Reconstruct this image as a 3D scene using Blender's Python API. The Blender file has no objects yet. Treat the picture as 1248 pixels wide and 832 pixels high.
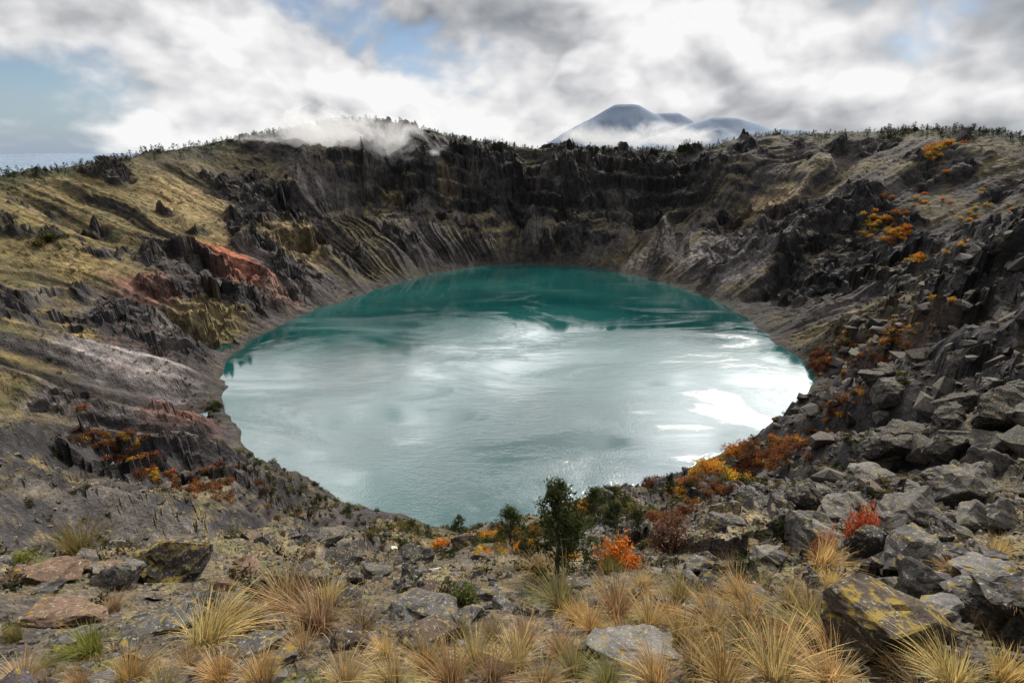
import bpy, bmesh, math, numpy as np
from mathutils import Vector
rng = np.random.default_rng(7)
scene = bpy.context.scene
scene.view_settings.view_transform = 'Standard'
scene.view_settings.look = 'None'
scene.view_settings.exposure = 0

# ------------------------------------------------------------------ noise
def _h(ix, iy, seed):
    h = (ix.astype(np.int64)*374761393 + iy.astype(np.int64)*668265263 + seed*1442695041) & 0xffffffff
    h = ((h ^ (h >> 13))*1274126177) & 0xffffffff
    h = ((h ^ (h >> 16))*2246822519) & 0xffffffff
    return ((h ^ (h >> 15)) & 0xffffff)/float(0x1000000)
def perlin(x, y, seed=0):
    x0 = np.floor(x); y0 = np.floor(y); fx = x-x0; fy = y-y0
    u = fx*fx*fx*(fx*(fx*6-15)+10); v = fy*fy*fy*(fy*(fy*6-15)+10)
    def g(ix, iy, dx, dy):
        a = _h(ix, iy, seed)*2*math.pi
        return np.cos(a)*dx+np.sin(a)*dy
    n00 = g(x0, y0, fx, fy); n10 = g(x0+1, y0, fx-1, fy)
    n01 = g(x0, y0+1, fx, fy-1); n11 = g(x0+1, y0+1, fx-1, fy-1)
    return ((n00*(1-u)+n10*u)*(1-v)+(n01*(1-u)+n11*u)*v)*1.5
def fbm(x, y, wl, octv, seed=0, gain=.5):
    s = 0; a = 1; t = 0
    for i in range(octv):
        s = s + a*perlin(x/wl+i*17.3, y/wl-i*9.1, seed+i); t += a; a *= gain; wl *= .49
    return s/t
def ridged(x, y, wl, octv, seed=0):
    s = 0; a = 1; t = 0
    for i in range(octv):
        s = s + a*(1-2*np.abs(perlin(x/wl+i*5.3, y/wl+i*3.1, seed+i))); t += a; a *= .5; wl *= .48
    return s/t
def cells(x, y, wl, seed, tilt=.6):
    """blocky fractured-rock relief: every cell is a tilted facet at its own level"""
    X = x/wl; Y = y/wl; x0 = np.floor(X); y0 = np.floor(Y)
    best = np.full(X.shape, 9.); out = np.zeros(X.shape)
    for i in (-1, 0, 1):
        for j in (-1, 0, 1):
            cx = x0+i; cy = y0+j
            a = _h(cx, cy, seed); b = _h(cx, cy, seed+1)
            dx = X-(cx+a); dy = Y-(cy+b); d = np.abs(dx)*.6+np.sqrt(dx*dx+dy*dy)*.6
            lev = _h(cx, cy, seed+2); ta = _h(cx, cy, seed+3)*6.283
            val = (lev-.5)+tilt*(np.cos(ta)*dx+np.sin(ta)*dy)
            m = d < best
            best = np.where(m, d, best); out = np.where(m, val, out)
    return out
def ss(a, b, x):
    t = np.clip((x-a)/(b-a), 0, 1); return t*t*(3-2*t)

# ------------------------------------------------------------------ crater shape (metres, lake level z=0)
LC = (0., 310.)
shore = [(2.6,152),(26.3,158),(49.7,173),(69,190),(86,190),(102,178),(118,160),(134,142),(148.7,134.6),(163,136),(177,141),(189.5,152),(205.5,160),
 (221.8,166.4),(235.7,174.8),(245.6,181),(254.7,185.6),(262.4,189),(268.3,190),(276,183),(286,173),(299.4,169),(311,171.4),(321,170.7),(331,165.7),(343,156.8)]
rim = [(4,400,108,1.),(15.7,405,113,1.),(23.7,424,121,1.),(34,415,122,1.),(46,403,122,1.),(57,375,108,1.),(68.5,355,106,.95),(82,338,107,.9),(94,331,113,.9),
 (104,345,122,.95),(113,368,136,1.),(120,382,140,1.),(129,384,126,1.),(139,380,115,1.),(150,370,101,1.),(157,362,95,1.),(170,356,85,1.05),(190,340,86,1.1),
 (215,322,93,1.1),(240,320,95,1.1),(255,321,97,1.05),(270,318,99.6,1.0),(285,318,103,.98),(300,296,104,.98),(315,268,103,1.0),(327,248,98,1.05),(336,262,98,1.05),(348,340,104,1.1)]
def ptab(th, tab, col):
    a = np.array(tab, float); A = a[:, 0]; V = a[:, col]
    A = np.concatenate([A[-3:]-360, A, A[:3]+360]); V = np.concatenate([V[-3:], V, V[:3]])
    g = np.arange(0, 361, 1.0); gg = np.interp(g, A, V)
    k = np.hanning(11); k /= k.sum()
    gg = np.convolve(np.concatenate([gg[-11:-1], gg, gg[1:11]]), k, 'same')[10:-10]
    return np.interp(th % 360, g, gg)
crags = [(-205,430,40),(-165,342,28),(-172,240,34),(206,424,42),(224,314,38),(172,186,32),(195,210,42),(-215,330,30),(215,360,40),(255,400,46),(250,260,60),(-230,470,30),(-120,560,50),(-20,590,45),(80,600,50),(160,570,45)]
def polar(x, y):
    dx = x-LC[0]; dy = y-LC[1]
    R = np.sqrt(dx*dx+dy*dy); th = np.degrees(np.arctan2(dy, dx)) % 360
    return R, th
def cragmask(x, y, s):
    m = 0
    for cx, cy, r in crags:
        m = np.maximum(m, np.exp(-((x-cx)**2+(y-cy)**2)/(r*r)))
    n = fbm(x, y, 70, 4, 31)
    m = ss(.22, .55, m+.7*n)
    m = np.maximum(m, .85*ss(.12, .32, fbm(x, y, 45, 4, 77)))
    return m*ss(.0, .12, s)*(1-ss(.96, 1.1, s))
def H(x, y, want=False):
    x = np.asarray(x, float); y = np.asarray(y, float)
    R, th = polar(x, y)
    Rs = ptab(th, shore, 1); Rr = ptab(th, rim, 1); Zr = ptab(th, rim, 2); K = ptab(th, rim, 3)
    tx = np.cos(np.radians(th)); ty = np.sin(np.radians(th))
    r = np.sqrt(x*x+y*y); near = ss(6, 70, r); near2 = ss(20, 90, r)
    Rs = Rs+near*(7*fbm(tx*200, ty*200, 34, 4, 5))
    s = (R-Rs)/(Rr-Rs)
    sc = np.clip(s, 0, 1)
    back = ss(20, 60, th)*(1-ss(122, 155, th))
    prof = sc**K
    cliff = .34*ss(-.12, .36, sc)+.54*ss(.38, .70, sc)+.12*ss(.78, 1.0, sc)-.34*ss(-.12, .36, np.zeros_like(sc))*(1-sc)
    prof = prof*(1-.9*back)+cliff*.9*back
    z = Zr*prof
    z = np.where(s < 0, -18*(1-np.exp(s*6)), z)
    o = np.clip(R-Rr, 0, None)
    z = z-(.30*o*ss(0, 60, o))*np.exp(-o/1500.)
    z = np.where(o > 0, np.maximum(z, Zr-60-230*(1-np.exp(-o/900.))), z)
    wm = ss(.0, .12, s)*(1-.88*ss(.82, 1.02, s))
    # spurs and gullies running down to the lake
    wob = .25*fbm(x, y, 90, 2, 3)
    ax = np.cos(np.radians(th)+wob*.6); ay = np.sin(np.radians(th)+wob*.6)
    g1 = ridged(ax*5.2+R*.0015, ay*5.2, 1.0, 2, 11); g2 = ridged(ax*20+R*.004, ay*20, 1.0, 3, 15)
    z = z+near2*wm*(1-.2*back)*(13*(g1-.35)+(2.0+4.*back)*(g2-.3))
    z = z+near2*wm*7*fbm(x, y, 75, 3, 21)
    cm = cragmask(x, y, s)*ss(70, 170, r)
    ccx = x+7*perlin(x/16, y/16, 8)+2*perlin(x/5, y/5, 18); ccy = y+7*perlin(x/16+7, y/16, 9)+2*perlin(x/5+3, y/5, 19)
    hc = 10.*cells(ccx, ccy, 25, 41, .7)+4.8*cells(ccx, ccy, 10.5, 44, .7)+1.8*cells(x, y, 4.4, 47, .65)
    hc = hc+5*ridged(x, y, 34, 4, 49)
    z = z+cm*hc
    # bedded lava layers: discontinuous benches and risers
    zz = z+9*fbm(x, y, 70, 4, 51); hb = 15+5*fbm(x, y, 160, 2, 57); fr = zz/hb-np.floor(zz/hb); st = (np.floor(zz/hb)+ss(.35, .9, fr))*hb
    bw = np.maximum(back*.85, .6*cm)*near2*ss(.12, .3, s)*(1-ss(.93, 1.0, s))*(.1+.9*ss(-.2, .25, fbm(x, y, 45, 3, 53)))
    z = z+bw*.75*(st-zz)
    z = z+near*ss(0.01, .1, s)*(1.5*fbm(x, y, 11, 4, 61)+.6*cells(x, y, 2.6, 63, .6)*ss(-.2, .3, fbm(x, y, 30, 2, 64)))
    z = z+back*near*3.*(ss(.80, .82, s)-ss(.82, 1.0, s))
    z = z+near*1.8*fbm(x, y, 24, 3, 71)*ss(.85, 1, s)*(1-ss(60, 300, o))
    z = z+ss(500, 2500, o)*40*fbm(x, y, 900, 3, 81)
    nf = 1-ss(60, 160, r)
    z = z+nf*(.35*fbm(x, y, 5, 3, 91)*ss(1.5, 8, r)+.10*cells(x, y, .75, 92, .7)+.03*cells(x, y, .28, 95, .7))
    rr = ss(4, 14, x)*(1-ss(60, 110, r))
    z = z+rr*(1.1*cells(x, y, 3.4, 97, .8)*ss(8, 20, r)+.4*cells(x, y, 1.3, 99, .8))
    # broken ledges on the middle slope
    mid = ss(22, 55, r)*(1-ss(140, 220, r))*ss(.02, .12, s)*ss(-.2, .3, fbm(x, y, 26, 3, 111))
    z = z+mid*(1.7*cells(ccx, ccy, 9, 113, .6)+.7*cells(x, y, 3.1, 117, .7)+1.5*ridged(x, y, 20, 3, 119))
    if want: return z, dict(R=R, th=th, s=s, cm=cm, back=back, g1=g1, g2=g2, r=r, o=o, mid=mid, hc=hc)
    return z

# ------------------------------------------------------------------ camera
CAMZ = 100.0
PITCH = math.radians(19.9)
cam = bpy.data.cameras.new("camera"); camo = bpy.data.objects.new("camera", cam)
scene.collection.objects.link(camo); scene.camera = camo
camo.location = (0, 0, CAMZ); camo.rotation_euler = (math.pi/2-PITCH, 0, 0)
cam.lens = 18; cam.sensor_width = 36; cam.clip_start = .05; cam.clip_end = 40000

def sight(uv):
    """survey bearings from the viewpoint to ground intersections"""
    uv = np.array(uv, float).reshape(-1, 2)
    a = (uv[:, 0]-624)/624; b = (416-uv[:, 1])/624
    d = np.stack([a, math.cos(PITCH)+b*math.sin(PITCH), -math.sin(PITCH)+b*math.cos(PITCH)], 1)
    ts = np.geomspace(1.2, 900, 460)
    P = d[:, None, :]*ts[None, :, None]+np.array([0, 0, CAMZ])
    hz = H(P[..., 0], P[..., 1])
    below = P[..., 2] < np.maximum(hz, 0)
    idx = np.where(below.any(1), below.argmax(1), len(ts)-1)
    out = P[np.arange(len(uv)), idx]
    return out, ts[idx]

# ------------------------------------------------------------------ helpers
def add_mesh(name, V, F, mat, col=None, smooth=False, parent=None):
    V = np.ascontiguousarray(V, dtype=np.float32); F = np.ascontiguousarray(F, dtype=np.int32)
    me = bpy.data.meshes.new(name); n, k = F.shape
    me.vertices.add(len(V)); me.vertices.foreach_set("co", V.ravel())
    me.loops.add(n*k); me.loops.foreach_set("vertex_index", F.ravel())
    me.polygons.add(n); me.polygons.foreach_set("loop_start", np.arange(0, n*k, k, dtype=np.int32))
    me.polygons.foreach_set("loop_total", np.full(n, k, dtype=np.int32))
    me.polygons.foreach_set("use_smooth", np.full(n, smooth))
    me.update(calc_edges=True)
    if col is not None:
        c = np.ones((len(V), 4), np.float32); c[:, :3] = col
        at = me.color_attributes.new("Col", 'FLOAT_COLOR', 'POINT'); at.data.foreach_set("color", c.ravel())
    me.materials.append(mat)
    ob = bpy.data.objects.new(name, me); scene.collection.objects.link(ob)
    if parent: ob.parent = parent
    return ob
class NT:
    def __init__(s, tree): s.t = tree; s.n = tree.nodes; s.l = tree.links
    def new(s, typ, **kw):
        nd = s.n.new(typ)
        for k, v in kw.items(): setattr(nd, k, v)
        return nd
    def link(s, a, b): s.l.new(a, b)
    def put(s, sock, v):
        if isinstance(v, bpy.types.NodeSocket): s.l.new(v, sock)
        else: sock.default_value = v
    def math(s, op, a, b=0., c=None, clamp=False):
        m = s.new('ShaderNodeMath', operation=op); m.use_clamp = clamp
        s.put(m.inputs[0], a); s.put(m.inputs[1], b)
        if c is not None: s.put(m.inputs[2], c)
        return m.outputs[0]
    def noise(s, vec, scale, detail=5, rough=.55, dist=0.):
        m = s.new('ShaderNodeTexNoise'); s.link(vec, m.inputs['Vector'])
        m.inputs['Scale'].default_value = scale; m.inputs['Detail'].default_value = detail
        m.inputs['Roughness'].default_value = rough; m.inputs['Distortion'].default_value = dist
        return m.outputs[0]
    def mapr(s, v, a, b, c=0., d=1., smooth=True):
        m = s.new('ShaderNodeMapRange'); m.interpolation_type = 'SMOOTHSTEP' if smooth else 'LINEAR'
        s.put(m.inputs[0], v)
        for i, q in enumerate((a, b, c, d)): s.put(m.inputs[i+1], q)
        return m.outputs[0]
    def mix(s, f, a, b, mode='MIX'):
        m = s.new('ShaderNodeMix', data_type='RGBA', blend_type=mode)
        s.put(m.inputs[0], f); s.put(m.inputs[6], a); s.put(m.inputs[7], b)
        return m.outputs[2]
    def mapping(s, vec, scale=(1, 1, 1), loc=(0, 0, 0), rot=(0, 0, 0)):
        m = s.new('ShaderNodeMapping'); s.link(vec, m.inputs[0]); m.inputs['Scale'].default_value = scale; m.inputs['Location'].default_value = loc; m.inputs['Rotation'].default_value = rot
        return m.outputs[0]
def newmat(name):
    m = bpy.data.materials.new(name); m.use_nodes = True; t = NT(m.node_tree)
    bs = m.node_tree.nodes['Principled BSDF']; bs.inputs['Roughness'].default_value = .92
    bs.inputs['Specular IOR Level'].default_value = .25
    return m, t, bs
def rgb(*c): return (c[0], c[1], c[2], 1)

def attr_mat(name, bumpscale=(1.2, 9), bump=.5, lichen=0., transl=0., rough=.92):
    m, t, bs = newmat(name); bs.inputs['Roughness'].default_value = rough
    pos = t.new('ShaderNodeTexCoord').outputs['Object']
    col = t.new('ShaderNodeAttribute', attribute_name='Col').outputs['Color']
    if transl: c = col
    else:
        n1 = t.noise(pos, bumpscale[0], 5, .65); n2 = t.noise(pos, bumpscale[1], 4, .65)
        f = t.math('MULTIPLY', t.mapr(n1, .3, .7, .55, 1.5, False), t.mapr(n2, .3, .7, .6, 1.4, False))
        c = t.mix(1., col, f, 'MULTIPLY')
    if lichen:
        ln = t.noise(pos, 5., 4, .7, .4)
        c = t.mix(t.mapr(ln, .58, .64), c, rgb(.22, .215, .17))
        ln2 = t.noise(pos, 2.3, 4, .7, .2)
        gz = t.new('ShaderNodeSeparateXYZ'); t.link(t.new('ShaderNodeNewGeometry').outputs['Normal'], gz.inputs[0])
        up = t.mapr(gz.outputs[2], .2, .8)
        c = t.mix(t.math('MULTIPLY', t.mapr(ln2, .59-.1*lichen, .67-.08*lichen), up), c, rgb(.17, .12, .022))
    t.put(bs.inputs['Base Color'], c)
    if bump:
        b = t.new('ShaderNodeBump'); b.inputs['Strength'].default_value = bump; b.inputs['Distance'].default_value = .06
        t.link(t.math('ADD', n1, t.math('MULTIPLY', n2, .5)), b.inputs['Height']); t.link(b.outputs[0], bs.inputs['Normal'])
    if transl:
        tr = t.new('ShaderNodeBsdfTranslucent'); t.put(tr.inputs[0], c)
        df = t.new('ShaderNodeBsdfDiffuse'); t.put(df.inputs[0], c)
        mx = t.new('ShaderNodeMixShader'); mx.inputs[0].default_value = transl
        t.link(df.outputs[0], mx.inputs[1]); t.link(tr.outputs[0], mx.inputs[2])
        t.link(mx.outputs[0], t.n['Material Output'].inputs[0])
    return m
M_rock = attr_mat("rock", (1.5, 14), .9, lichen=.35)
M_moss = attr_mat("mossy_rock", (1.5, 14), .9, lichen=1.1)
M_leaf = attr_mat("foliage", (1., 8), 0, transl=.35)
M_grass = attr_mat("dry_grass", (2., 11), 0, transl=.4, rough=.7)
M_bark = attr_mat("bark", (4., 22), .6)

# ------------------------------------------------------------------ terrain sheet
phi = np.radians(np.concatenate([np.linspace(-54, 54, 800), np.linspace(54, 306, 64)[1:-1]]))
rad = np.concatenate([[0.], np.geomspace(.3, 95, 400), np.arange(96, 740, 1.15), np.geomspace(745, 14000, 60)])
PH, RA = np.meshgrid(phi, rad)
X = RA*np.sin(PH); Y = RA*np.cos(PH)
Z, I = H(X, Y, True)
nr, nc = X.shape
dXr = np.gradient(X, axis=0); dYr = np.gradient(Y, axis=0); dZr = np.gradient(Z, axis=0)
def wrapg(A): return (np.roll(A, -1, 1)-np.roll(A, 1, 1))
dXc = wrapg(X); dYc = wrapg(Y); dZc = wrapg(Z)
nx = dYr*dZc-dZr*dYc; ny = dZr*dXc-dXr*dZc; nz = dXr*dYc-dYr*dXc
nl = np.sqrt(nx*nx+ny*ny+nz*nz)+1e-9
up = np.abs(nz)/nl
def C(*c): return np.array(c)
def lay(col, m, c): return col*(1-m[..., None])+np.asarray(c)*m[..., None]
s = I['s']; th = I['th']; R = I['R']; tr = np.radians(th)
streak = fbm(tr*55, R*.018, 1., 5, 201)
streak2 = fbm(tr*130, R*.03, 1., 4, 211)
n30 = fbm(X, Y, 34, 6, 221); n8 = fbm(X, Y, 9, 5, 231)
col = np.ones(X.shape+(3,))*C(.054, .046, .043)
col = lay(col, ss(.0, .5, streak)*.9, C(.095, .083, .078))
col = lay(col, ss(.05, .5, -streak)*.8, C(.028, .024, .025))
col = lay(col, ss(.2, .5, streak2)*.5, C(.125, .11, .10))
left = ss(140, 165, th)*(1-ss(228, 262, th))
lsc = left*ss(.42, .25, s+.35*n30)
col = lay(col, lsc*ss(-.1, .3, streak), C(.105, .092, .096)); col = lay(col, lsc*ss(.1, .4, -streak)*.8, C(.095, .048, .036))
gr = left*ss(.22, .5, s+.5*n30)*ss(.5, .72, up+.15*n8)
col = lay(col, gr, C(.135, .102, .042))
col = lay(col, gr*ss(.0, .35, n8), C(.060, .058, .024))
col = lay(col, gr*ss(.1, .4, n30)*.7, C(.23, .165, .065))
gr2 = (1-left)*ss(.0, .25, fbm(X, Y, 50, 5, 241)+.1)*ss(0.60, .80, up+.12*n8)*ss(0.02, .06, s)
col = lay(col, gr2*.75, C(.135, .105, .048))
col = lay(col, gr2*ss(.05, .3, n8)*.8, C(.052, .056, .022))
gr3 = ss(225, 250, th)*(1-ss(275, 300, th))*ss(-.1, .25, fbm(X, Y, 30, 5, 243))*ss(.6, .8, up+.15*n8)
col = lay(col, gr3*.85, C(.165, .125, .058)); col = lay(col, gr3*ss(0., .3, n8)*.8, C(.06, .062, .022))
rk = np.clip(I['cm']*1.1, 0, 1)*ss(.98, .72, up)
rk = np.maximum(rk, ss(.72, .5, up)*ss(20, 60, I['r']))
rc = C(.030, .027, .028)*(1+1.1*np.clip(n8, -.6, 1))[..., None]
col = col*(1-rk[..., None])+rc*rk[..., None]
pal = ss(.10, .38, fbm(X, Y, 26, 4, 251))*rk
col = lay(col, pal*.75, C(.135, .12, .112))
strat = fbm(Z*1.1+9*n30, tr*8, 6., 4, 261)
col = col*(1+.7*strat*np.maximum(I['back'], I['cm']*.6)*ss(.1, .3, s))[..., None]
col = lay(col, I['back']*ss(.1, .35, n30)*.5*ss(.55, .8, up), C(.10, .082, .042))
# cavity shade painted into the gully floors to deepen the relief
col = col*(1-.4*ss(.25, -.25, I['g1']-.1)*ss(50, 120, I['r']))[..., None]
def fan(cx, cy, r, c, k=1., el=1.):
    global col
    dx = cx-LC[0]; dy = cy-LC[1]; q = math.hypot(dx, dy); ux, uy = dx/q, dy/q
    a = (X-cx)*ux+(Y-cy)*uy; b = -(X-cx)*uy+(Y-cy)*ux
    m = ss(.25, .8, np.exp(-((a/(r*el))**2+(b/(r/el))**2))+.35*streak+.35*n8+.2*n30)*k
    m = m*(1-.55*ss(.9, .6, up))
    col = lay(col, m*ss(.02, .06, s), c)
FANS = sight([(282, 322), (320, 345), (350, 372), (180, 350), (270, 520), (265, 405), (160, 440), (880, 300), (905, 320), (770, 325), (60, 600), (150, 615), (1035, 395), (940, 250), (1100, 400), (545, 232), (215, 510), (480, 250), (360, 300), (230, 250)])[0]
for (i, r, c, k, el) in [(0, 20, C(.38, .135, .075), 1, 1.5), (1, 18, C(.32, .14, .09), 1, 1.7), (2, 17, C(.26, .17, .14), .9, 1.5), (3, 17, C(.18, .08, .055), .8, 1.2), (4, 12, C(.17, .08, .055), .7, 1.3),
    (5, 24, C(.25, .19, .075), .9, 1.2), (6, 17, C(.27, .24, .225), .85, 1.4), (7, 34, C(.19, .165, .165), .95, 1.5), (8, 32, C(.17, .15, .15), .9, 1.5), (9, 14, C(.22, .19, .17), .8, 1.2),
    (10, 3, C(.16, .14, .12), .6, .7), (11, 4, C(.15, .13, .11), .6, .7), (12, 30, C(.19, .15, .07), .8, 1.2), (13, 28, C(.30, .22, .12), .85, 1.2), (14, 16, C(.2, .10, .05), .6, 1.), (15, 14, C(.27, .21, .13), .8, 1.),
    (16, 9, C(.16, .07, .05), .6, 1.3), (17, 13, C(.22, .17, .09), .7, 1.), (18, 28, C(.27, .195, .09), .8, 1.2), (19, 34, C(.25, .18, .08), .8, 1.2)]:
    fan(FANS[i][0], FANS[i][1], r, c, k, el)
col = col*(1-.4*ss(.14, .02, s)*ss(60, 120, I['r']))[..., None]
col = lay(col, ss(5, .5, Z+6*n8)*(Z > -1)*.25, C(.055, .05, .028))
col = lay(col, ss(1.0, .2, Z)*.7, C(.035, .032, .026))
cr = ss(.9, 1.0, s+.08*n30)*ss(90, 200, I['r'])
col = lay(col, cr*.8, C(.036, .04, .018))
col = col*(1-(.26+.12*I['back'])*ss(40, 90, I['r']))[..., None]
fg = 1-ss(14, 50, I['r'])
f1 = fbm(X, Y, 1.3, 5, 271); f2 = fbm(X, Y, .3, 3, 275)
fc = np.ones(X.shape+(3,))*C(.05, .04, .031)
fc = lay(fc, ss(0, .35, f1), C(.10, .072, .038)); fc = lay(fc, ss(.05, .4, -f1), C(.032, .03, .028)); fc = lay(fc, ss(.15, .5, f2)*.6, C(.15, .125, .09))
fc = lay(fc, ss(.15, .35, fbm(X, Y, 2.2, 4, 277))*.7, C(.075, .08, .02))
col = col*(1-fg[..., None])+fc*fg[..., None]
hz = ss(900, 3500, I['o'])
col = lay(col, hz, C(.13, .17, .22))  # aerial haze painted into the colour of the far lowland
col = np.clip(col, .007, .6)

ii = np.arange(nr-1)[:, None]*nc; jj = np.arange(nc)[None, :]; j2 = (jj+1) % nc
F = np.stack([ii+jj, ii+nc+jj, ii+nc+j2, ii+j2], -1).reshape(-1, 4)[:, ::-1]
mT, t, bs = newmat("crater_ground")
pos = t.new('ShaderNodeTexCoord').outputs['Object']
ca = t.new('ShaderNodeAttribute', attribute_name='Col').outputs['Color']
na = t.noise(pos, .22, 5, .72); nb = t.noise(pos, 2.2, 6, .72)
vor = t.new('ShaderNodeTexVoronoi'); t.link(pos, vor.inputs['Vector']); vor.inputs['Scale'].default_value = 9.
f = t.math('MULTIPLY', t.mapr(na, .32, .68, .4, 1.75, False), t.mapr(nb, .32, .68, .45, 1.65, False))
sv = t.new('ShaderNodeSeparateColor'); t.link(vor.outputs['Color'], sv.inputs[0])
f = t.math('MULTIPLY', f, t.mapr(sv.outputs[0], 0, 1, .7, 1.35, False))
c = t.mix(1., ca, f, 'MULTIPLY')
t.put(bs.inputs['Base Color'], c)
b1 = t.new('ShaderNodeBump'); b1.inputs['Strength'].default_value = .9; b1.inputs['Distance'].default_value = 2.2
t.link(na, b1.inputs['Height'])
b2 = t.new('ShaderNodeBump'); b2.inputs['Strength'].default_value = .8; b2.inputs['Distance'].default_value = .18
t.link(t.math('SUBTRACT', nb, t.math('MULTIPLY', vor.outputs[0], .25)), b2.inputs['Height']); t.link(b1.outputs[0], b2.inputs['Normal'])
t.link(b2.outputs[0], bs.inputs['Normal'])
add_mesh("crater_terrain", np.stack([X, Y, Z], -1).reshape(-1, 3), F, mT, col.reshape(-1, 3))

# ------------------------------------------------------------------ lake
ta = np.radians(np.arange(0, 360, 1.5)); rr_ = ptab(np.degrees(ta), shore, 1)
rings = np.linspace(0, 1, 30)
LV = [(LC[0], LC[1], 0)]
n = len(ta)
for k in rings[1:]:
    for a, q in zip(ta, rr_): LV.append((LC[0]+math.cos(a)*(q+14)*k, LC[1]+math.sin(a)*(q+14)*k, 0))
LT = [(0, 1+i, 1+(i+1) % n) for i in range(n)]
for k in range(len(rings)-2):
    o = 1+k*n
    for i in range(n):
        a, b_, c_, d = o+i, o+(i+1) % n, o+n+(i+1) % n, o+n+i
        LT += [(a, d, c_), (a, c_, b_)]
mW, t, bs = newmat("lake_water")
pos = t.new('ShaderNodeTexCoord').outputs['Object']
wind = t.noise(t.mapping(pos, (.008, .022, 1), (0, 0, 0), (0, 0, .25)), 1., 9, .7, 1.4)
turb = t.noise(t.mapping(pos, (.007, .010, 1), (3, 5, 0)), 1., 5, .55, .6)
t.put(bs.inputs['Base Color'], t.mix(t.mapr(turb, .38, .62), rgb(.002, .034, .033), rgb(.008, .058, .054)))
t.put(bs.inputs['Roughness'], t.mapr(wind, .40, .68, .03, .13))
bs.inputs['IOR'].default_value = 1.57; bs.inputs['Specular IOR Level'].default_value = 1.
w1 = t.noise(pos, 1.3, 3, .65); w2 = t.noise(t.mapping(pos, (.25, .5, 1)), 1., 2, .6)
b = t.new('ShaderNodeBump'); b.inputs['Distance'].default_value = .16
t.put(b.inputs['Strength'], t.mapr(wind, .40, .68, .06, .9))
t.link(t.math('ADD', w1, w2), b.inputs['Height']); t.link(b.outputs[0], bs.inputs['Normal'])
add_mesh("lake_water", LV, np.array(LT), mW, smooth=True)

# ------------------------------------------------------------------ distant mountains
def mountain(cx, cy, peaks, depth, seed, tint):
    u = np.linspace(-2600, 2600, 320); v = np.linspace(-1, 1, 50)
    U, W = np.meshgrid(u, v); z = np.zeros(U.shape)
    for (px, ph, pw, pf) in peaks:
        d = np.sqrt((np.clip(np.abs(U-px)-pf, 0, None)/pw)**2+(W*1.1)**2)
        z = np.maximum(z, ph*np.clip(1-d, 0, 1)**1.05)
    z = z+26*fbm(U, W*depth, 420, 5, seed)*ss(20, 150, z)-60
    nn, mm = U.shape
    i = np.arange(nn-1)[:, None]*mm; j = np.arange(mm-1)[None, :]
    F = np.stack([i+j, i+j+1, i+mm+j+1, i+mm+j], -1).reshape(-1, 4)
    m, t, bs = newmat("haze_tinted_mountain")
    pos = t.new('ShaderNodeTexCoord').outputs['Object']
    t.put(bs.inputs['Base Color'], t.mix(t.mapr(t.noise(pos, .004, 6), .35, .65), rgb(*tint), rgb(*[q*.82 for q in tint])))  # distance haze painted in as a blue-grey base colour
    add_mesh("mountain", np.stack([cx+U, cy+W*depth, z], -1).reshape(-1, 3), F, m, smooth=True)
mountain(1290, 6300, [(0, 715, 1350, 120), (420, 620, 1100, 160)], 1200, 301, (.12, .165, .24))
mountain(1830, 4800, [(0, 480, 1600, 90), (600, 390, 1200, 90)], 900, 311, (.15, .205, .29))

# ------------------------------------------------------------------ scatter machinery
def scatter(name, templates, P, S, yaw, tint, mat, lean=None, smooth=False):
    k = rng.integers(0, len(templates), len(P)); Vs = []; Fs = []; Cs = []; off = 0
    S = np.asarray(S, float)
    if S.ndim == 1: S = np.stack([S, S, S], 1)
    for ti, (V, F, sh) in enumerate(templates):
        m = np.where(k == ti)[0]
        if not len(m): continue
        v = V[None]*S[m][:, None, :]
        if lean is not None:
            v = v.copy(); la, lb = lean[m, 0][:, None], lean[m, 1][:, None]
            yz = v[..., 1]*np.cos(la)-v[..., 2]*np.sin(la); zz = v[..., 1]*np.sin(la)+v[..., 2]*np.cos(la)
            v[..., 1] = yz; v[..., 2] = zz
            xz = v[..., 0]*np.cos(lb)+v[..., 2]*np.sin(lb); zz = -v[..., 0]*np.sin(lb)+v[..., 2]*np.cos(lb)
            v[..., 0] = xz; v[..., 2] = zz
        c, s_ = np.cos(yaw[m])[:, None], np.sin(yaw[m])[:, None]
        o = np.stack([v[..., 0]*c-v[..., 1]*s_, v[..., 0]*s_+v[..., 1]*c, v[..., 2]], -1)+P[m][:, None, :]
        Vs.append(o.reshape(-1, 3))
        Fs.append((F[None]+(np.arange(len(m))*len(V))[:, None, None]).reshape(-1, 3)+off); off += len(m)*len(V)
        shd = sh if sh.ndim == 2 else sh[:, None]
        Cs.append((tint[m][:, None, :]*shd[None]).reshape(-1, 3))
    return add_mesh(name, np.concatenate(Vs), np.concatenate(Fs), mat, np.clip(np.concatenate(Cs), .004, .8), smooth)
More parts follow.
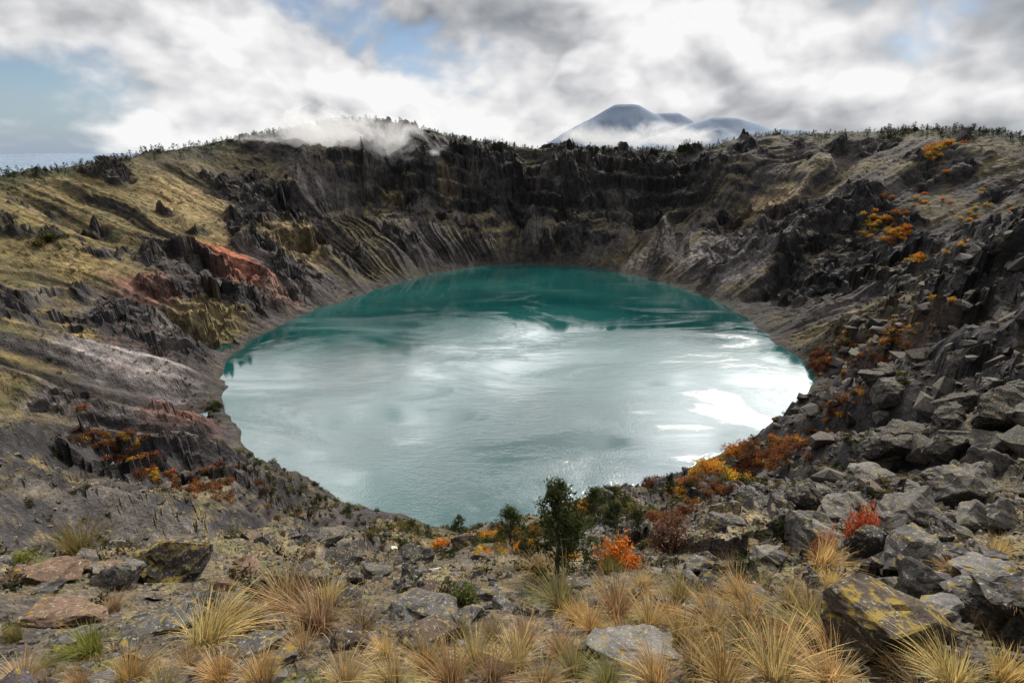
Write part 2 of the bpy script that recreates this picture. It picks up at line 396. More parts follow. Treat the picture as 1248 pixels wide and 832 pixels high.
def hull(npt, blocky=.5, sub=0, seed=0, rough=.05):
    r_ = np.random.default_rng(seed)
    d = r_.normal(size=(npt, 3)); d /= np.linalg.norm(d, axis=1)[:, None]
    cube = d/np.abs(d).max(1)[:, None]; p = (d*(1-blocky)+cube*blocky*.8)*r_.uniform(.8, 1.05, (npt, 1))
    bm = bmesh.new()
    for q in p: bm.verts.new(q)
    r = bmesh.ops.convex_hull(bm, input=bm.verts)
    bmesh.ops.delete(bm, geom=[g for g in r['geom_interior'] if isinstance(g, bmesh.types.BMVert)], context='VERTS')
    if sub:
        bmesh.ops.bevel(bm, geom=list(bm.edges), offset=.025, segments=1, affect='EDGES')
        bmesh.ops.triangulate(bm, faces=bm.faces)
        for _ in range(sub):
            es = [e for e in bm.edges if e.calc_length() > .12]
            bmesh.ops.subdivide_edges(bm, edges=es, cuts=1)
            bmesh.ops.triangulate(bm, faces=bm.faces)
    bmesh.ops.triangulate(bm, faces=bm.faces)
    bm.verts.index_update()
    V = np.array([v.co[:] for v in bm.verts]); F = np.array([[v.index for v in f.verts] for f in bm.faces]); bm.free()
    if sub:
        L = np.linalg.norm(V, axis=1)[:, None]
        nz_ = fbm(V[:, 0]+V[:, 2]*.7+seed, V[:, 1]-V[:, 2]*.6, .5, 4, seed)+.6*cells(V[:, 0]*1.+V[:, 2]*.8, V[:, 1]+V[:, 2]*.5, .45, seed+7)
        V = V+V/L*rough*nz_[:, None]*1.6
    return V, F, np.ones(len(V))
def tube(P0, P1, r0, r1, n=6):
    P0 = np.array(P0, float); P1 = np.array(P1, float); d = P1-P0; d /= np.linalg.norm(d)+1e-9
    a = np.cross(d, [0, 0, 1.]) if abs(d[2]) < .9 else np.cross(d, [1., 0, 0]); a /= np.linalg.norm(a); b = np.cross(d, a)
    an = np.arange(n)/n*2*math.pi; ring = np.cos(an)[:, None]*a+np.sin(an)[:, None]*b
    V = np.concatenate([P0+ring*r0, P1+ring*r1]); F = []
    for i in range(n):
        j = (i+1) % n; F += [(i, j, n+j), (i, n+j, n+i)]
    return V, np.array(F)
def join(parts):
    V = []; F = []; o = 0
    for v, f in parts: V.append(v); F.append(f+o); o += len(v)
    return np.concatenate(V), np.concatenate(F)
def leaves(centers, n, spread, size, r_, elong=1.6):
    m = len(centers)*n
    c = np.repeat(centers, n, 0)+r_.normal(size=(m, 3))*np.repeat(spread, n)[:, None]
    d = r_.normal(size=(m, 3)); d /= np.linalg.norm(d, axis=1)[:, None]
    e = np.cross(d, r_.normal(size=(m, 3))); e /= np.linalg.norm(e, axis=1)[:, None]
    sz = size*r_.uniform(.6, 1.4, (m, 1))
    V = np.stack([c-d*sz*elong, c+e*sz*.6, c+d*sz*elong, c-e*sz*.6], 1).reshape(-1, 3)
    b = np.arange(m)[:, None]*4
    F = np.concatenate([b+[[0, 1, 2]], b+[[0, 2, 3]]])
    clump = np.repeat(r_.uniform(.55, 1.35, len(centers)), n)
    sh = np.repeat(clump*r_.uniform(.7, 1.3, m), 4)
    return V, F, sh
def shrub_tpl(seed, ncl, nl, size, flat=.8):
    r_ = np.random.default_rng(seed)
    d = r_.normal(size=(ncl, 3)); d /= np.linalg.norm(d, axis=1)[:, None]; d[:, 2] = np.abs(d[:, 2])
    c = d*r_.uniform(.35, 1.0, (ncl, 1))*[1, 1, flat*1.3]*r_.uniform(.7, 1.2, (1, 3))
    V, F, sh = leaves(c, nl, np.full(ncl, .16), size, r_)
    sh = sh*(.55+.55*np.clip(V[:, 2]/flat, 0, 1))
    st = []
    for q in c[::max(1, ncl//7)]: st.append(tube((0, 0, -.15), q*.9, .03, .01, 3))
    v2, f2 = join(st)
    return np.concatenate([V, v2]), np.concatenate([F, f2+len(V)]), np.concatenate([sh, np.full(len(v2), .35)])
def smalltree_tpl(seed, ncl, nl, size, wd=.30):
    r_ = np.random.default_rng(seed); zc = r_.uniform(.18, 1., ncl)
    w = wd*(1-zc)**.7+.03; a = r_.uniform(0, 6.28, ncl)
    c = np.stack([np.cos(a)*w*r_.uniform(.3, 1, ncl), np.sin(a)*w*r_.uniform(.3, 1, ncl), zc], 1)
    V, F, sh = leaves(c, nl, np.full(ncl, .045), size, r_)
    v2, f2 = tube((0, 0, -.1), (0, 0, .9), .03, .01, 4)
    return np.concatenate([V, v2]), np.concatenate([F, f2+len(V)]), np.concatenate([sh, np.full(len(v2), .5)])
def tussock_tpl(seed, nb, seg=4, droop=1.):
    r_ = np.random.default_rng(seed); Vs = []; Fs = []; Sh = []; o = 0
    bend = r_.uniform(0, 6.28)
    for i in range(nb):
        a = r_.uniform(0, 6.283); rad0 = r_.uniform(0, .17); out = r_.uniform(.05, .85)*droop; L = r_.uniform(.4, 1.1)
        w = r_.uniform(.004, .009); base = np.array([math.cos(a)*rad0, math.sin(a)*rad0, -.05]); a2 = a+r_.normal()*.6
        dr = np.array([math.cos(a2)+.25*math.cos(bend), math.sin(a2)+.25*math.sin(bend), 0]); side = np.array([-dr[1], dr[0], 0])
        sag = r_.uniform(.25, .75)
        pts = []
        for k in range(seg+1):
            q = k/seg
            pts.append(base+dr*out*L*(q**1.5)+np.array([0, 0, L*(q-sag*out*q**2.6)]))
        v = []
        for k, p in enumerate(pts[:-1]): v += [p-side*w*(1-k/seg*.7), p+side*w*(1-k/seg*.7)]
        v.append(pts[-1]); Vs.append(np.array(v))
        f = []
        for k in range(seg-1): f += [(2*k, 2*k+1, 2*k+3), (2*k, 2*k+3, 2*k+2)]
        f.append((2*seg-2, 2*seg-1, 2*seg)); Fs.append(np.array(f)+o); o += len(v)
        b = r_.uniform(.4, 1.4); warm = r_.uniform(-.14, .12)
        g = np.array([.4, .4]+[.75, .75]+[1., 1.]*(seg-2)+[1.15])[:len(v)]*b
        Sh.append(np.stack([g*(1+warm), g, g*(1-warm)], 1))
    return np.concatenate(Vs), np.concatenate(Fs), np.concatenate(Sh)
def onground(x, y, sink=0.):
    return np.stack([x, y, H(x, y)-sink], 1)
def tints(base, n, var=.25, hv=.1):
    base = np.array(base); b = base[rng.integers(0, len(base), n)] if base.ndim == 2 else np.repeat(base[None], n, 0)
    return b*rng.uniform(1-var, 1+var, (n, 1))*rng.uniform(1-hv, 1+hv, (n, 3))

# crest tree line
tt = [smalltree_tpl(i, 26, 5, .035, rng.uniform(.25, .45)) for i in range(5)]
N = 2600; th_ = rng.uniform(8, 178, N); dens = .2+.8*ss(-.15, .3, fbm(th_, th_*0, 9, 3, 401)); dens = np.where((th_ < 32) | ((th_ > 98) & (th_ < 135)), 1, dens)
th_ = th_[rng.uniform(0, 1, N) < dens]; N = len(th_)
Rr_ = ptab(th_, rim, 1)+rng.normal(0, 8, N)+2
xx = LC[0]+Rr_*np.cos(np.radians(th_)); yy = LC[1]+Rr_*np.sin(np.radians(th_))
sz = rng.uniform(1.8, 4.6, N)*np.where(rng.uniform(0, 1, N) < .15, 1.5, 1)
scatter("distant_tree_line", tt, onground(xx, yy, .2), np.stack([sz*1.35, sz*1.35, sz], 1), rng.uniform(0, 6.28, N), tints([(.03, .036, .018), (.04, .045, .02)], N), M_leaf)
# slope shrubs
st = [shrub_tpl(10+i, 12, 8, .11) for i in range(5)]
N = 24000; th_ = rng.uniform(0, 360, N); q = rng.uniform(.02, 1.05, N); Rs_ = ptab(th_, shore, 1); Rr_ = ptab(th_, rim, 1)
R_ = Rs_+(Rr_-Rs_)*q; xx = LC[0]+R_*np.cos(np.radians(th_)); yy = LC[1]+R_*np.sin(np.radians(th_))
d_ = fbm(xx, yy, 26, 4, 411)+.12*ss(200, 100, np.hypot(xx, yy)); keep = (rng.uniform(0, 1, N) < ss(-.05, .35, d_)*.75+.07) & (np.hypot(xx, yy) > 24) & (yy > 16) & (np.abs(xx) < yy*1.2+30)
xx, yy = xx[keep], yy[keep]; N = len(xx)
sz = rng.uniform(.3, 1.2, N)*np.where(rng.uniform(0, 1, N) < .08, 1.6, 1)
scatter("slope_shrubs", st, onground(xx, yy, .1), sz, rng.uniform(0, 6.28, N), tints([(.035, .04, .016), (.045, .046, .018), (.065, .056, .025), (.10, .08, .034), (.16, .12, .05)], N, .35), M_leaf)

def cluster(name, spots, tpl, base, zmin=.3):
    P0, T = sight([(a, b) for a, b, *_ in spots]); Xs = []; Ys = []; Ss = []
    for (a, b, w, n_, sz_), p, t_ in zip(spots, P0, T):
        sp = w/624*t_*.5
        Xs.append(p[0]+rng.normal(0, sp*.55, n_)); Ys.append(p[1]+rng.normal(0, sp*.5, n_)); Ss.append(np.clip(sz_/624*t_*rng.uniform(.5, 1.25, n_), .1, 4.))
    x, y, s_ = np.concatenate(Xs), np.concatenate(Ys), np.concatenate(Ss)
    P = onground(x, y, .1); k = P[:, 2] > zmin; P, s_ = P[k], s_[k]
    return scatter(name, tpl, P, s_, rng.uniform(0, 6.28, len(P)), tints(base, len(P), .3, .12), M_leaf)
mt = [shrub_tpl(30+i, 26, 14, .075) for i in range(4)]
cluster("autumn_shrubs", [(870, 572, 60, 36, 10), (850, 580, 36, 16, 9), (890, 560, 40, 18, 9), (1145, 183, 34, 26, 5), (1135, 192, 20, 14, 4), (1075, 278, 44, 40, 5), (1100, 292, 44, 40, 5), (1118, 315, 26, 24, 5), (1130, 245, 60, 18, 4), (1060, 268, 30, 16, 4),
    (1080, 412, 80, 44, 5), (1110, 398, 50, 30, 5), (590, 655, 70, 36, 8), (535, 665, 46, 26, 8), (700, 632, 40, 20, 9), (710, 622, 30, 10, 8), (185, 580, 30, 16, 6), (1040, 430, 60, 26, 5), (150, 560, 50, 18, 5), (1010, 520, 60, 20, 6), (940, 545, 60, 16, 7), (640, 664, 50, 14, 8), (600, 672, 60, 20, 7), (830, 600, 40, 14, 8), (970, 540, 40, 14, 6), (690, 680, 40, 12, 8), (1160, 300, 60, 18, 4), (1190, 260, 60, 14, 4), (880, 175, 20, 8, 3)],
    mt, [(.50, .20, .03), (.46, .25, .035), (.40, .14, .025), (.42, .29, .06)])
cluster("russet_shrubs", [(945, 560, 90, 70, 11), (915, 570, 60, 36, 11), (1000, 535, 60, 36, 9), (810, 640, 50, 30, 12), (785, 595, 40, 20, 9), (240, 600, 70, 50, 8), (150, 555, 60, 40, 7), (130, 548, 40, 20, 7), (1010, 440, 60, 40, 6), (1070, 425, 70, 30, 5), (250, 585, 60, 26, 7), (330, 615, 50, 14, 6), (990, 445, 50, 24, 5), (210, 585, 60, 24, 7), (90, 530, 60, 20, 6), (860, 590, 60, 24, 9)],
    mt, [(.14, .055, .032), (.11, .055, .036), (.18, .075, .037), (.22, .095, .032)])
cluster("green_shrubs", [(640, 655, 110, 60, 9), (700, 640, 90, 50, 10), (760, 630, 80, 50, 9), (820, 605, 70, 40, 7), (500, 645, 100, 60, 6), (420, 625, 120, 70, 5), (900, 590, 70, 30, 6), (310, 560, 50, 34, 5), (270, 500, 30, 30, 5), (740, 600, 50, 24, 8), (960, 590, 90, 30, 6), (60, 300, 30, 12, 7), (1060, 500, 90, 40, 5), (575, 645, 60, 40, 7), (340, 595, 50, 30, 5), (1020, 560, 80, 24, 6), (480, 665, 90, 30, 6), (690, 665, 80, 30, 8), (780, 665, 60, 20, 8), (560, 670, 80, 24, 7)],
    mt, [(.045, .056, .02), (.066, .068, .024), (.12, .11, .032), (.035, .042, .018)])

def plant(name, u, v, wpx, hpx, ncl, nl, size, base, seed):
    P0, T = sight([(u, v)]); T = T[0]; V, F, sh = shrub_tpl(seed, ncl, nl, size)
    V = V/np.array([1.15, 1.15, V[:, 2].max()])*np.array([wpx/2/624*T, wpx/2/624*T, hpx/624*T])
    V = V+[P0[0][0], P0[0][1], float(H(P0[:, 0], P0[:, 1])[0])-.05]
    r_ = np.random.default_rng(seed); colr = np.array(base)[None]*sh[:, None]*r_.uniform(.85, 1.15, (len(sh), 1))
    return add_mesh(name, V, F, M_leaf, np.clip(colr, .004, .8))
plant("red_autumn_bush", 752, 690, 66, 50, 70, 26, .05, (.44, .13, .02), 501)
plant("red_autumn_bush", 1046, 668, 50, 74, 60, 26, .05, (.32, .07, .03), 502)
plant("red_autumn_bush", 1000, 690, 36, 70, 50, 22, .05, (.28, .11, .045), 503)
plant("green_bush", 566, 738, 44, 40, 50, 26, .05, (.10, .12, .03), 504)
plant("brown_bush", 812, 672, 64, 56, 60, 22, .045, (.15, .08, .055), 505)
plant("green_bush", 30, 690, 50, 20, 30, 22, .05, (.16, .16, .035), 506)

def tree(name, u, v, hpx, seed, wid=.30, leafcol=(.05, .06, .024), bare=0.):
    P0, T = sight([(u, v)]); T = T[0]; h = hpx/624*T*1.06; r_ = np.random.default_rng(seed)
    root = bpy.data.objects.new(name, None); scene.collection.objects.link(root)
    base = np.array([P0[0][0], P0[0][1], float(H(P0[:, 0], P0[:, 1])[0])-.1]); root.location = base
    parts = []; pts = [np.zeros(3)]
    for k in range(1, 9): pts.append(np.array([r_.normal()*.02*h, r_.normal()*.02*h, h*k/8*.97]))
    for k in range(8): parts.append(tube(pts[k], pts[k+1], .026*h*(1-k/9), .026*h*(1-(k+1)/9), 8))
    cs = []; sp = []
    for k in range(54):
        q = r_.uniform(.16, .97); i = min(int(q*8), 7); p = pts[i]+(pts[i+1]-pts[i])*(q*8-i); a = r_.uniform(0, 6.28)
        L = h*(wid*(1-q)**.65+.05)*r_.uniform(.55, 1.25); e = p+np.array([math.cos(a)*L, math.sin(a)*L, L*r_.uniform(.05, .55)])
        parts.append(tube(p, e, .008*h*(1-q*.7), .002*h, 4))
        for w in (.45, .7, .9, 1.05):
            if r_.uniform() < bare: continue
            cs.append(p+(e-p)*w+r_.normal(size=3)*.018*h); sp.append(.024*h*r_.uniform(.6, 1.4))
    V, F = join(parts); add_mesh("trunk", V, F, M_bark, np.ones((len(V), 3))*[.07, .055, .045], parent=root)
    V, F, sh = leaves(np.array(cs), 26, np.array(sp), .011*h, r_, 1.8)
    add_mesh("crown", V, F, M_leaf, np.clip(sh[:, None]*np.array(leafcol), .004, .5), parent=root)
tree("pine_tree", 678, 700, 126, 1, .28)
tree("pine_tree", 622, 662, 52, 2, .34, (.055, .07, .027))
tree("pine_tree", 748, 648, 40, 3, .3, (.035, .046, .02))
tree("pine_tree", 722, 628, 36, 4, .4)
tree("pine_tree", 640, 690, 40, 12, .4)
tree("pine_tree", 775, 650, 30, 13, .4)
tree("pine_tree", 560, 650, 26, 8, .3, (.06, .07, .028))
tree("autumn_tree", 652, 655, 20, 5, .4, (.3, .15, .03))
tree("dead_tree", 915, 562, 34, 6, .35, (.10, .06, .04), .7)
tree("pine_tree", 815, 600, 26, 9, .3, (.04, .05, .02))

# ------------------------------------------------------------------ stones
rt = [hull(int(rng.integers(9, 18)), rng.uniform(.3, .9), 0, 600+i) for i in range(14)]
N = 21000; r_ = np.exp(rng.uniform(math.log(1.6), math.log(150), N)); a_ = np.radians(rng.uniform(-54, 54, N))
xx = r_*np.sin(a_); yy = r_*np.cos(a_)
d_ = fbm(xx, yy, 7, 3, 421)+.35*ss(3, 14, xx)*1.2+.12*ss(-2, -5, xx)
keep = rng.uniform(0, 1, N) < ss(-.25, .35, d_)+.05
xx, yy, r_ = xx[keep], yy[keep], r_[keep]; P = onground(xx, yy); k = P[:, 2] > 0; P, r_, xx = P[k], r_[k], xx[k]; N = len(P)
sz = (.022+.010*r_**.72)*rng.pareto(2.2, N).clip(0, 6)*.9+.015+.0035*r_
sz = np.clip(sz, .02, 1.6)
S3 = np.stack([sz*rng.uniform(.8, 1.5, N), sz*rng.uniform(.7, 1.2, N), sz*rng.uniform(.35, .8, N)], 1)
scatter("scattered_stones", rt, P, S3, rng.uniform(0, 6.28, N), tints([(.038, .035, .034), (.052, .048, .045), (.085, .077, .07), (.028, .026, .026), (.08, .058, .044)], N, .35, .06), M_rock, rng.normal(0, .35, (N, 2)))
N = 6000; th_ = rng.uniform(285, 345, N); q = rng.uniform(.1, 1., N); Rs_ = ptab(th_, shore, 1); Rr_ = ptab(th_, rim, 1); R_ = Rs_+(Rr_-Rs_)*q
xx = LC[0]+R_*np.cos(np.radians(th_)); yy = LC[1]+R_*np.sin(np.radians(th_)); P = onground(xx, yy)
sz = .35+rng.pareto(2.3, N).clip(0, 5)*.8
S3 = np.stack([sz*rng.uniform(.8, 1.5, N), sz*rng.uniform(.7, 1.2, N), sz*rng.uniform(.5, 1., N)], 1)
scatter("ridge_rubble", rt, P, S3, rng.uniform(0, 6.28, N), tints([(.026, .024, .025), (.038, .034, .035), (.065, .058, .055)], N, .35, .05), M_rock, rng.normal(0, .4, (N, 2)))

dk = (.026, .023, .022); gy = (.058, .053, .049); lg = (.095, .088, .08); rs = (.095, .058, .04); br = (.052, .038, .028)
B = [(200, 708, 112, 66, dk, 1, .5, .3), (135, 718, 62, 34, gy, 0, .6, .9), (45, 712, 90, 26, rs, 0, .8, .1), (60, 762, 110, 30, rs, 0, .8, .4), (188, 772, 100, 42, gy, 0, .7, .2), (335, 728, 74, 46, dk, 0, .6, 1.1),
 (420, 792, 50, 30, br, 0, .5, .4), (500, 690, 70, 34, dk, 0, .6, .4), (512, 752, 92, 34, gy, 0, .85, .15), (514, 790, 94, 36, br, 0, .85, -.1), (578, 760, 56, 20, gy, 0, .8, .5), (775, 805, 124, 26, lg, 0, .9, .35),
 (1105, 800, 190, 92, br, 1, .6, -.4), (1118, 640, 108, 66, gy, 0, .7, .3), (1192, 605, 92, 58, gy, 0, .75, .9), (1192, 638, 66, 40, lg, 0, .7, .2), (1065, 676, 60, 44, dk, 0, .6, .1), (1130, 688, 100, 44, gy, 0, .8, .6),
 (1225, 650, 50, 44, lg, 0, .6, .2), (1215, 712, 80, 26, lg, 0, .85, .0), (1218, 745, 90, 30, gy, 0, .8, .4), (1110, 562, 90, 46, dk, 0, .7, .4), (1170, 556, 70, 36, gy, 0, .7, 1.), (1010, 715, 50, 36, gy, 0, .7, .5), (985, 622, 50, 30, dk, 0, .6, .2),
 (1040, 625, 70, 24, gy, 0, .8, .2), (1215, 580, 60, 46, gy, 0, .7, .5), (890, 640, 46, 18, gy, 0, .8, .1), (935, 690, 50, 22, lg, 0, .8, .7), (562, 670, 46, 22, br, 0, .3, .2), (700, 720, 36, 14, gy, 0, .8, .2), (300, 800, 90, 24, gy, 0, .8, .8),
 (1240, 520, 90, 50, dk, 0, .7, .4), (1070, 590, 60, 26, gy, 0, .8, .9), (1150, 760, 70, 30, lg, 0, .7, .1), (850, 700, 44, 16, gy, 0, .7, .3), (390, 660, 60, 16, gy, 0, .8, .3), (290, 690, 40, 16, rs, 0, .7, .3),
 (1225, 780, 90, 50, gy, 0, .7, .9), (960, 655, 44, 24, dk, 0, .7, .3), (1000, 600, 46, 20, gy, 0, .7, .3), (1180, 500, 60, 34, dk, 0, .7, .2), (455, 705, 40, 18, gy, 0, .8, .3), (330, 815, 60, 20, gy, 1, .8, 1.2), (80, 790, 60, 18, gy, 0, .85, .2), (240, 740, 50, 20, dk, 0, .7, .5), (590, 735, 40, 16, gy, 0, .8, .4), (640, 750, 36, 14, dk, 0, .8, .1)]
r2 = np.random.default_rng(55)
for k in range(34):
    u_ = 960+r2.uniform(0, 1)**.8*300; v_ = r2.uniform(470, 730)
    if v_ < 560 and u_ < 1060: continue
    w_ = r2.uniform(34, 80)*(1 if v_ > 540 else .7); B.append((u_, v_, w_, w_*r2.uniform(.4, .75), [dk, gy, gy, lg][r2.integers(0, 4)], 0, r2.uniform(.5, .9), r2.uniform(0, 3)))
for k in range(20):
    u_ = r2.uniform(0, 520); v_ = r2.uniform(665, 740); w_ = r2.uniform(24, 56); B.append((u_, v_, w_, w_*r2.uniform(.35, .6), [dk, gy, rs, dk][r2.integers(0, 4)], 0, r2.uniform(.5, .9), r2.uniform(0, 3)))
PB, TB = sight([(b[0], b[1]) for b in B])
for i, (b, p, t_) in enumerate(zip(B, PB, TB)):
    V, F, _ = hull(16, b[6], 3, 700+i, .09)
    w = b[2]/2/624*t_; hh = b[3]/624*t_*.62; V = V/np.abs(V).max(0)
    flat = b[3]/b[2]
    V = V*[w, w*.75, hh]; tl = -.25 if flat < .45 else -.1
    y_ = V[:, 1]*math.cos(tl)-V[:, 2]*math.sin(tl); z_ = V[:, 1]*math.sin(tl)+V[:, 2]*math.cos(tl); V[:, 1] = y_; V[:, 2] = z_
    ya = b[7]*.6; c_, s_ = math.cos(ya), math.sin(ya)
    V = np.stack([V[:, 0]*c_-V[:, 1]*s_, V[:, 0]*s_+V[:, 1]*c_, V[:, 2]], 1)
    g = float(H(p[None, 0], p[None, 1]+w*.4)[0])
    V = V+[p[0], p[1]+w*.4, g+hh*.38]
    add_mesh("boulder", V, F, M_moss if b[5] else M_rock, np.ones((len(V), 3))*np.array(b[4]))
pw = sight([(368, 795), (474, 669), (533, 694), (905, 716), (930, 712)])
for i, (p, t_, w) in enumerate(zip(pw[0], pw[1], (30, 26, 26, 40, 34))):
    V, F, _ = hull(12, .6, 2, 900+i, .08); V = V*[w/1248*t_, w/1248*t_*.6, w/1248*t_*.3]+[p[0], p[1], p[2]+.02]
    add_mesh("pale_stone", V, F, M_rock, np.ones((len(V), 3))*[.45, .43, .38])

# ------------------------------------------------------------------ tussock grass
tb = [tussock_tpl(800+i, 420, 5) for i in range(6)]
G = [(100, 678, 56), (250, 790, 74), (285, 765, 52), (390, 770, 86), (350, 745, 60), (112, 800, 50), (160, 832, 50), (682, 745, 58), (752, 752, 54), (870, 770, 60), (905, 800, 76), (945, 835, 84), (985, 780, 70), (1002, 692, 50), (850, 820, 64), (550, 838, 66), (600, 835, 60),
 (480, 838, 56), (420, 838, 54), (1090, 825, 54), (1160, 840, 66), (1220, 835, 60), (1060, 765, 46), (30, 838, 44), (700, 830, 50), (740, 700, 26), (640, 790, 44), (660, 700, 40), (600, 780, 30), (1215, 680, 36), (890, 700, 34), (1230, 740, 40), (320, 838, 50), (800, 838, 56), (1010, 838, 66), (100, 838, 36), (720, 770, 36), (960, 740, 46),
 (580, 815, 50), (630, 815, 50), (520, 815, 44), (830, 785, 50), (790, 765, 40), (1020, 800, 60), (920, 760, 56), (1040, 740, 42), (440, 770, 50), (370, 800, 44), (660, 838, 50), (880, 838, 64), (740, 838, 50), (1120, 845, 50), (60, 820, 34), (200, 845, 40), (780, 720, 36), (830, 735, 40), (560, 780, 30), (930, 720, 36), (1160, 700, 28), (140, 745, 26), (20, 780, 30), (310, 770, 44),
 (860, 745, 40), (900, 730, 36), (990, 750, 44), (1010, 720, 34), (680, 800, 40), (760, 785, 36), (470, 800, 36), (400, 740, 40), (700, 760, 40), (815, 760, 40), (940, 790, 60), (1060, 810, 46), (270, 830, 44), (230, 815, 36)]
PG, TG = sight([(g[0], g[1]) for g in G]); sg = np.array([g[2] for g in G])/624*TG*1.0
straw = [(.44, .29, .115), (.50, .345, .15), (.37, .24, .105), (.24, .19, .075), (.34, .23, .12)]
tg = tints(straw, len(G), .2, .08); tg[5] = (.20, .20, .045); tg[2] *= .9; tg[25] = (.17, .16, .045); tg[52] = (.2, .19, .05)
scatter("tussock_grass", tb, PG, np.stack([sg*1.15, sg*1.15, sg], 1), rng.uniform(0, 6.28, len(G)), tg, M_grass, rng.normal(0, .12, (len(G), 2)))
tb2 = [tussock_tpl(850+i, 60, 3, 1.15) for i in range(6)]
N = 14000; r_ = np.exp(rng.uniform(math.log(1.5), math.log(90), N)); a_ = np.radians(rng.uniform(-53, 53, N)); xx = r_*np.sin(a_); yy = r_*np.cos(a_)
d_ = fbm(xx, yy, 3.5, 4, 431)-.2*ss(4, 12, xx)
keep = rng.uniform(0, 1, N) < ss(-.15, .2, d_)*.9+.06; xx, yy, r_ = xx[keep], yy[keep], r_[keep]; N = len(xx)
sz = rng.uniform(.12, .4, N)*(1+.4*ss(5, 40, r_)); tg = tints(straw+[(.13, .13, .04), (.17, .155, .05)], N, .3, .08)
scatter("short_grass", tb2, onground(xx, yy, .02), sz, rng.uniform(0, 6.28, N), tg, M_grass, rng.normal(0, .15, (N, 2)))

# ------------------------------------------------------------------ mist: vapour sheets stacked through the depth of each bank
def mistbank(name, loc, r, scale, thr, alpha, seed, ns=6):
    V = []; F = []; o = 0; nu, nv = 24, 8
    for k in range(ns):
        q = (k/(ns-1)-.5)*2
        for j in range(nv+1):
            for i in range(nu+1):
                u = i/nu*2-1; v = j/nv*2-1
                V.append((u*r[0], q*r[1]+r[1]*.3*math.sin(u*2+v), v*r[2]))
        for j in range(nv):
            for i in range(nu):
                a = o+j*(nu+1)+i; F.append((a, a+1, a+nu+2, a+nu+1))
        o += (nu+1)*(nv+1)
    m = bpy.data.materials.new(name); m.use_nodes = True; t = NT(m.node_tree)
    for nd in list(t.n):
        if nd.type == 'BSDF_PRINCIPLED': t.n.remove(nd)
    oc = t.new('ShaderNodeTexCoord').outputs['Object']
    ln = t.new('ShaderNodeVectorMath', operation='LENGTH'); t.link(t.mapping(oc, (1/r[0], .5/r[1], 1/r[2])), ln.inputs[0])
    fall = t.mapr(ln.outputs['Value'], .95, .1, -.36, .18, False)
    nn = t.noise(t.mapping(oc, (scale, scale, scale*1.5), (seed, seed*2, 0)), 1., 7, .62, .5)
    d = t.mapr(t.math('ADD', nn, fall), thr, thr+.3, 0., alpha)
    df = t.new('ShaderNodeBsdfDiffuse'); df.inputs[0].default_value = (.95, .95, .96, 1)
    tl = t.new('ShaderNodeBsdfTranslucent'); tl.inputs[0].default_value = (.95, .95, .96, 1)
    m1 = t.new('ShaderNodeMixShader'); m1.inputs[0].default_value = .5; t.link(df.outputs[0], m1.inputs[1]); t.link(tl.outputs[0], m1.inputs[2])
    tp = t.new('ShaderNodeBsdfTransparent'); m2 = t.new('ShaderNodeMixShader')
    t.link(d, m2.inputs[0]); t.link(tp.outputs[0], m2.inputs[1]); t.link(m1.outputs[0], m2.inputs[2])
    t.link(m2.outputs[0], t.n['Material Output'].inputs[0])
    ob = add_mesh(name, V, np.array(F), m, smooth=True); ob.location = loc
mistbank("mist_cloud", (-190, 566, 116), (165, 10, 52), .024, .29, .45, 3, 4)
mistbank("low_cloud", (300, 1500, 146), (640, 40, 66), .008, .35, .6, 5, 3)

# ------------------------------------------------------------------ sun, sky
AZ = math.radians(28); EL = math.radians(37)
Sd = Vector((math.sin(AZ)*math.cos(EL), math.cos(AZ)*math.cos(EL), math.sin(EL)))
sl = bpy.data.lights.new("sun", 'SUN'); sl.energy = 5.0; sl.angle = math.radians(.53); sl.color = (1, .93, .82)
so = bpy.data.objects.new("sun", sl); scene.collection.objects.link(so); so.rotation_euler = Sd.to_track_quat('Z', 'Y').to_euler(); so.location = (0, 0, 500)
w = bpy.data.worlds.new("World"); scene.world = w; w.use_nodes = True; t = NT(w.node_tree)
for nd in list(t.n): t.n.remove(nd)
D = t.new('ShaderNodeTexCoord').outputs['Generated']
sk = t.new('ShaderNodeTexSky'); sk.sky_type = 'NISHITA'; sk.sun_disc = False; sk.sun_elevation = EL; sk.sun_rotation = AZ; sk.altitude = 1500
sp = t.new('ShaderNodeSeparateXYZ'); t.link(D, sp.inputs[0]); dx, dy, dz = sp.outputs
def cl(off, det):
    m = t.mapping(D, (1, 1, 1.6), off)
    a = t.noise(m, 3.2, det, .53, .2)
    bl = t.math('ABSOLUTE', t.math('SUBTRACT', t.noise(m, 6.0, 3, .5, .2), .5))   # billowing lobes with creases
    return t.math('ADD', a, t.math('MULTIPLY', t.math('SUBTRACT', bl, .09), .55))
A1 = cl((0, 0, 0), 7); A2 = cl((.014, 0, .055), 4)
L1 = t.noise(t.mapping(D, (1, 1, 2.2), (4.4, 2, 1)), 2.3, 4, .5, .3)
leftm = t.math('MULTIPLY', t.mapr(dx, -.42, -.62), t.mapr(dz, .22, .12))
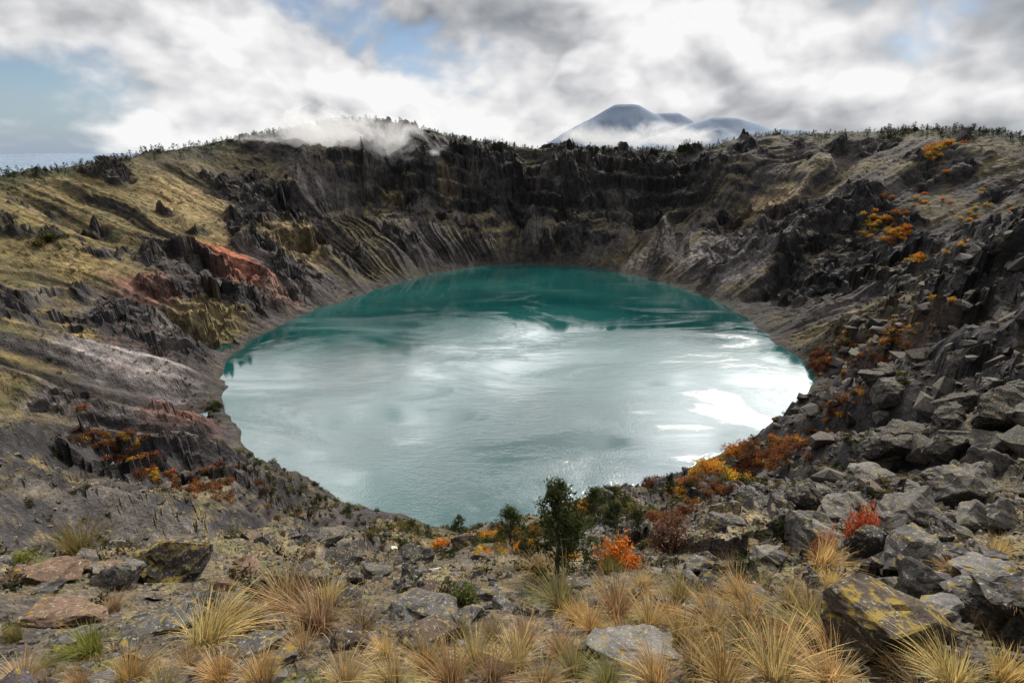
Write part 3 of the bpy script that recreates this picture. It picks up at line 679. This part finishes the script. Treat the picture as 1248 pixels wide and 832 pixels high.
cov = t.math('ADD', t.math('SUBTRACT', t.math('ADD', A1, t.math('MULTIPLY', t.math('SUBTRACT', L1, .5), .4)), t.math('MULTIPLY', leftm, .20)), t.mapr(dz, .2, .4, 0., .2))
dens = t.mapr(cov, .26, .42)
lit = t.math('SUBTRACT', A1, A2)
br_ = t.math('ADD', t.math('ADD', t.math('MULTIPLY', lit, 3.0), .76), t.math('MULTIPLY', t.math('SUBTRACT', L1, .5), 2.0))
ramp = t.new('ShaderNodeValToRGB'); t.link(br_, ramp.inputs[0]); e = ramp.color_ramp.elements
e[0].position = .0; e[0].color = rgb(.24, .26, .29); e[1].position = 1.; e[1].color = rgb(.95, .95, .95)
q = ramp.color_ramp.elements.new(.42); q.color = rgb(.48, .49, .51); q = ramp.color_ramp.elements.new(.68); q.color = rgb(.72, .72, .735)
dt = t.new('ShaderNodeVectorMath', operation='DOT_PRODUCT'); t.link(D, dt.inputs[0]); dt.inputs[1].default_value = Sd
glow = t.math('POWER', t.math('MAXIMUM', dt.outputs['Value'], 0.), 2.3)
con = t.mapr(A1, .38, .62, .35, 1.4)
bri = t.math('ADD', 1.0, t.math('MULTIPLY', t.math('MULTIPLY', t.math('MULTIPLY', glow, con), t.mapr(dz, .23, .40)), 5.0))
# unseen sky behind the viewpoint dimmed on purpose, to deepen shading on the walls
bri = t.math('MULTIPLY', bri, t.mapr(dy, -.35, .30, .5, 1.))
cc = t.mix(1., ramp.outputs[0], bri, 'MULTIPLY')
skc = t.mix(t.mapr(dz, .12, -.02), sk.outputs[0], rgb(3.6, 4.5, 5.8))
bg1 = t.new('ShaderNodeBackground'); t.link(skc, bg1.inputs[0]); bg1.inputs[1].default_value = .09
bg2 = t.new('ShaderNodeBackground'); t.link(cc, bg2.inputs[0]); bg2.inputs[1].default_value = 1.
mx = t.new('ShaderNodeMixShader'); t.link(dens, mx.inputs[0]); t.link(bg1.outputs[0], mx.inputs[1]); t.link(bg2.outputs[0], mx.inputs[2])
o = t.new('ShaderNodeOutputWorld'); t.link(mx.outputs[0], o.inputs[0])
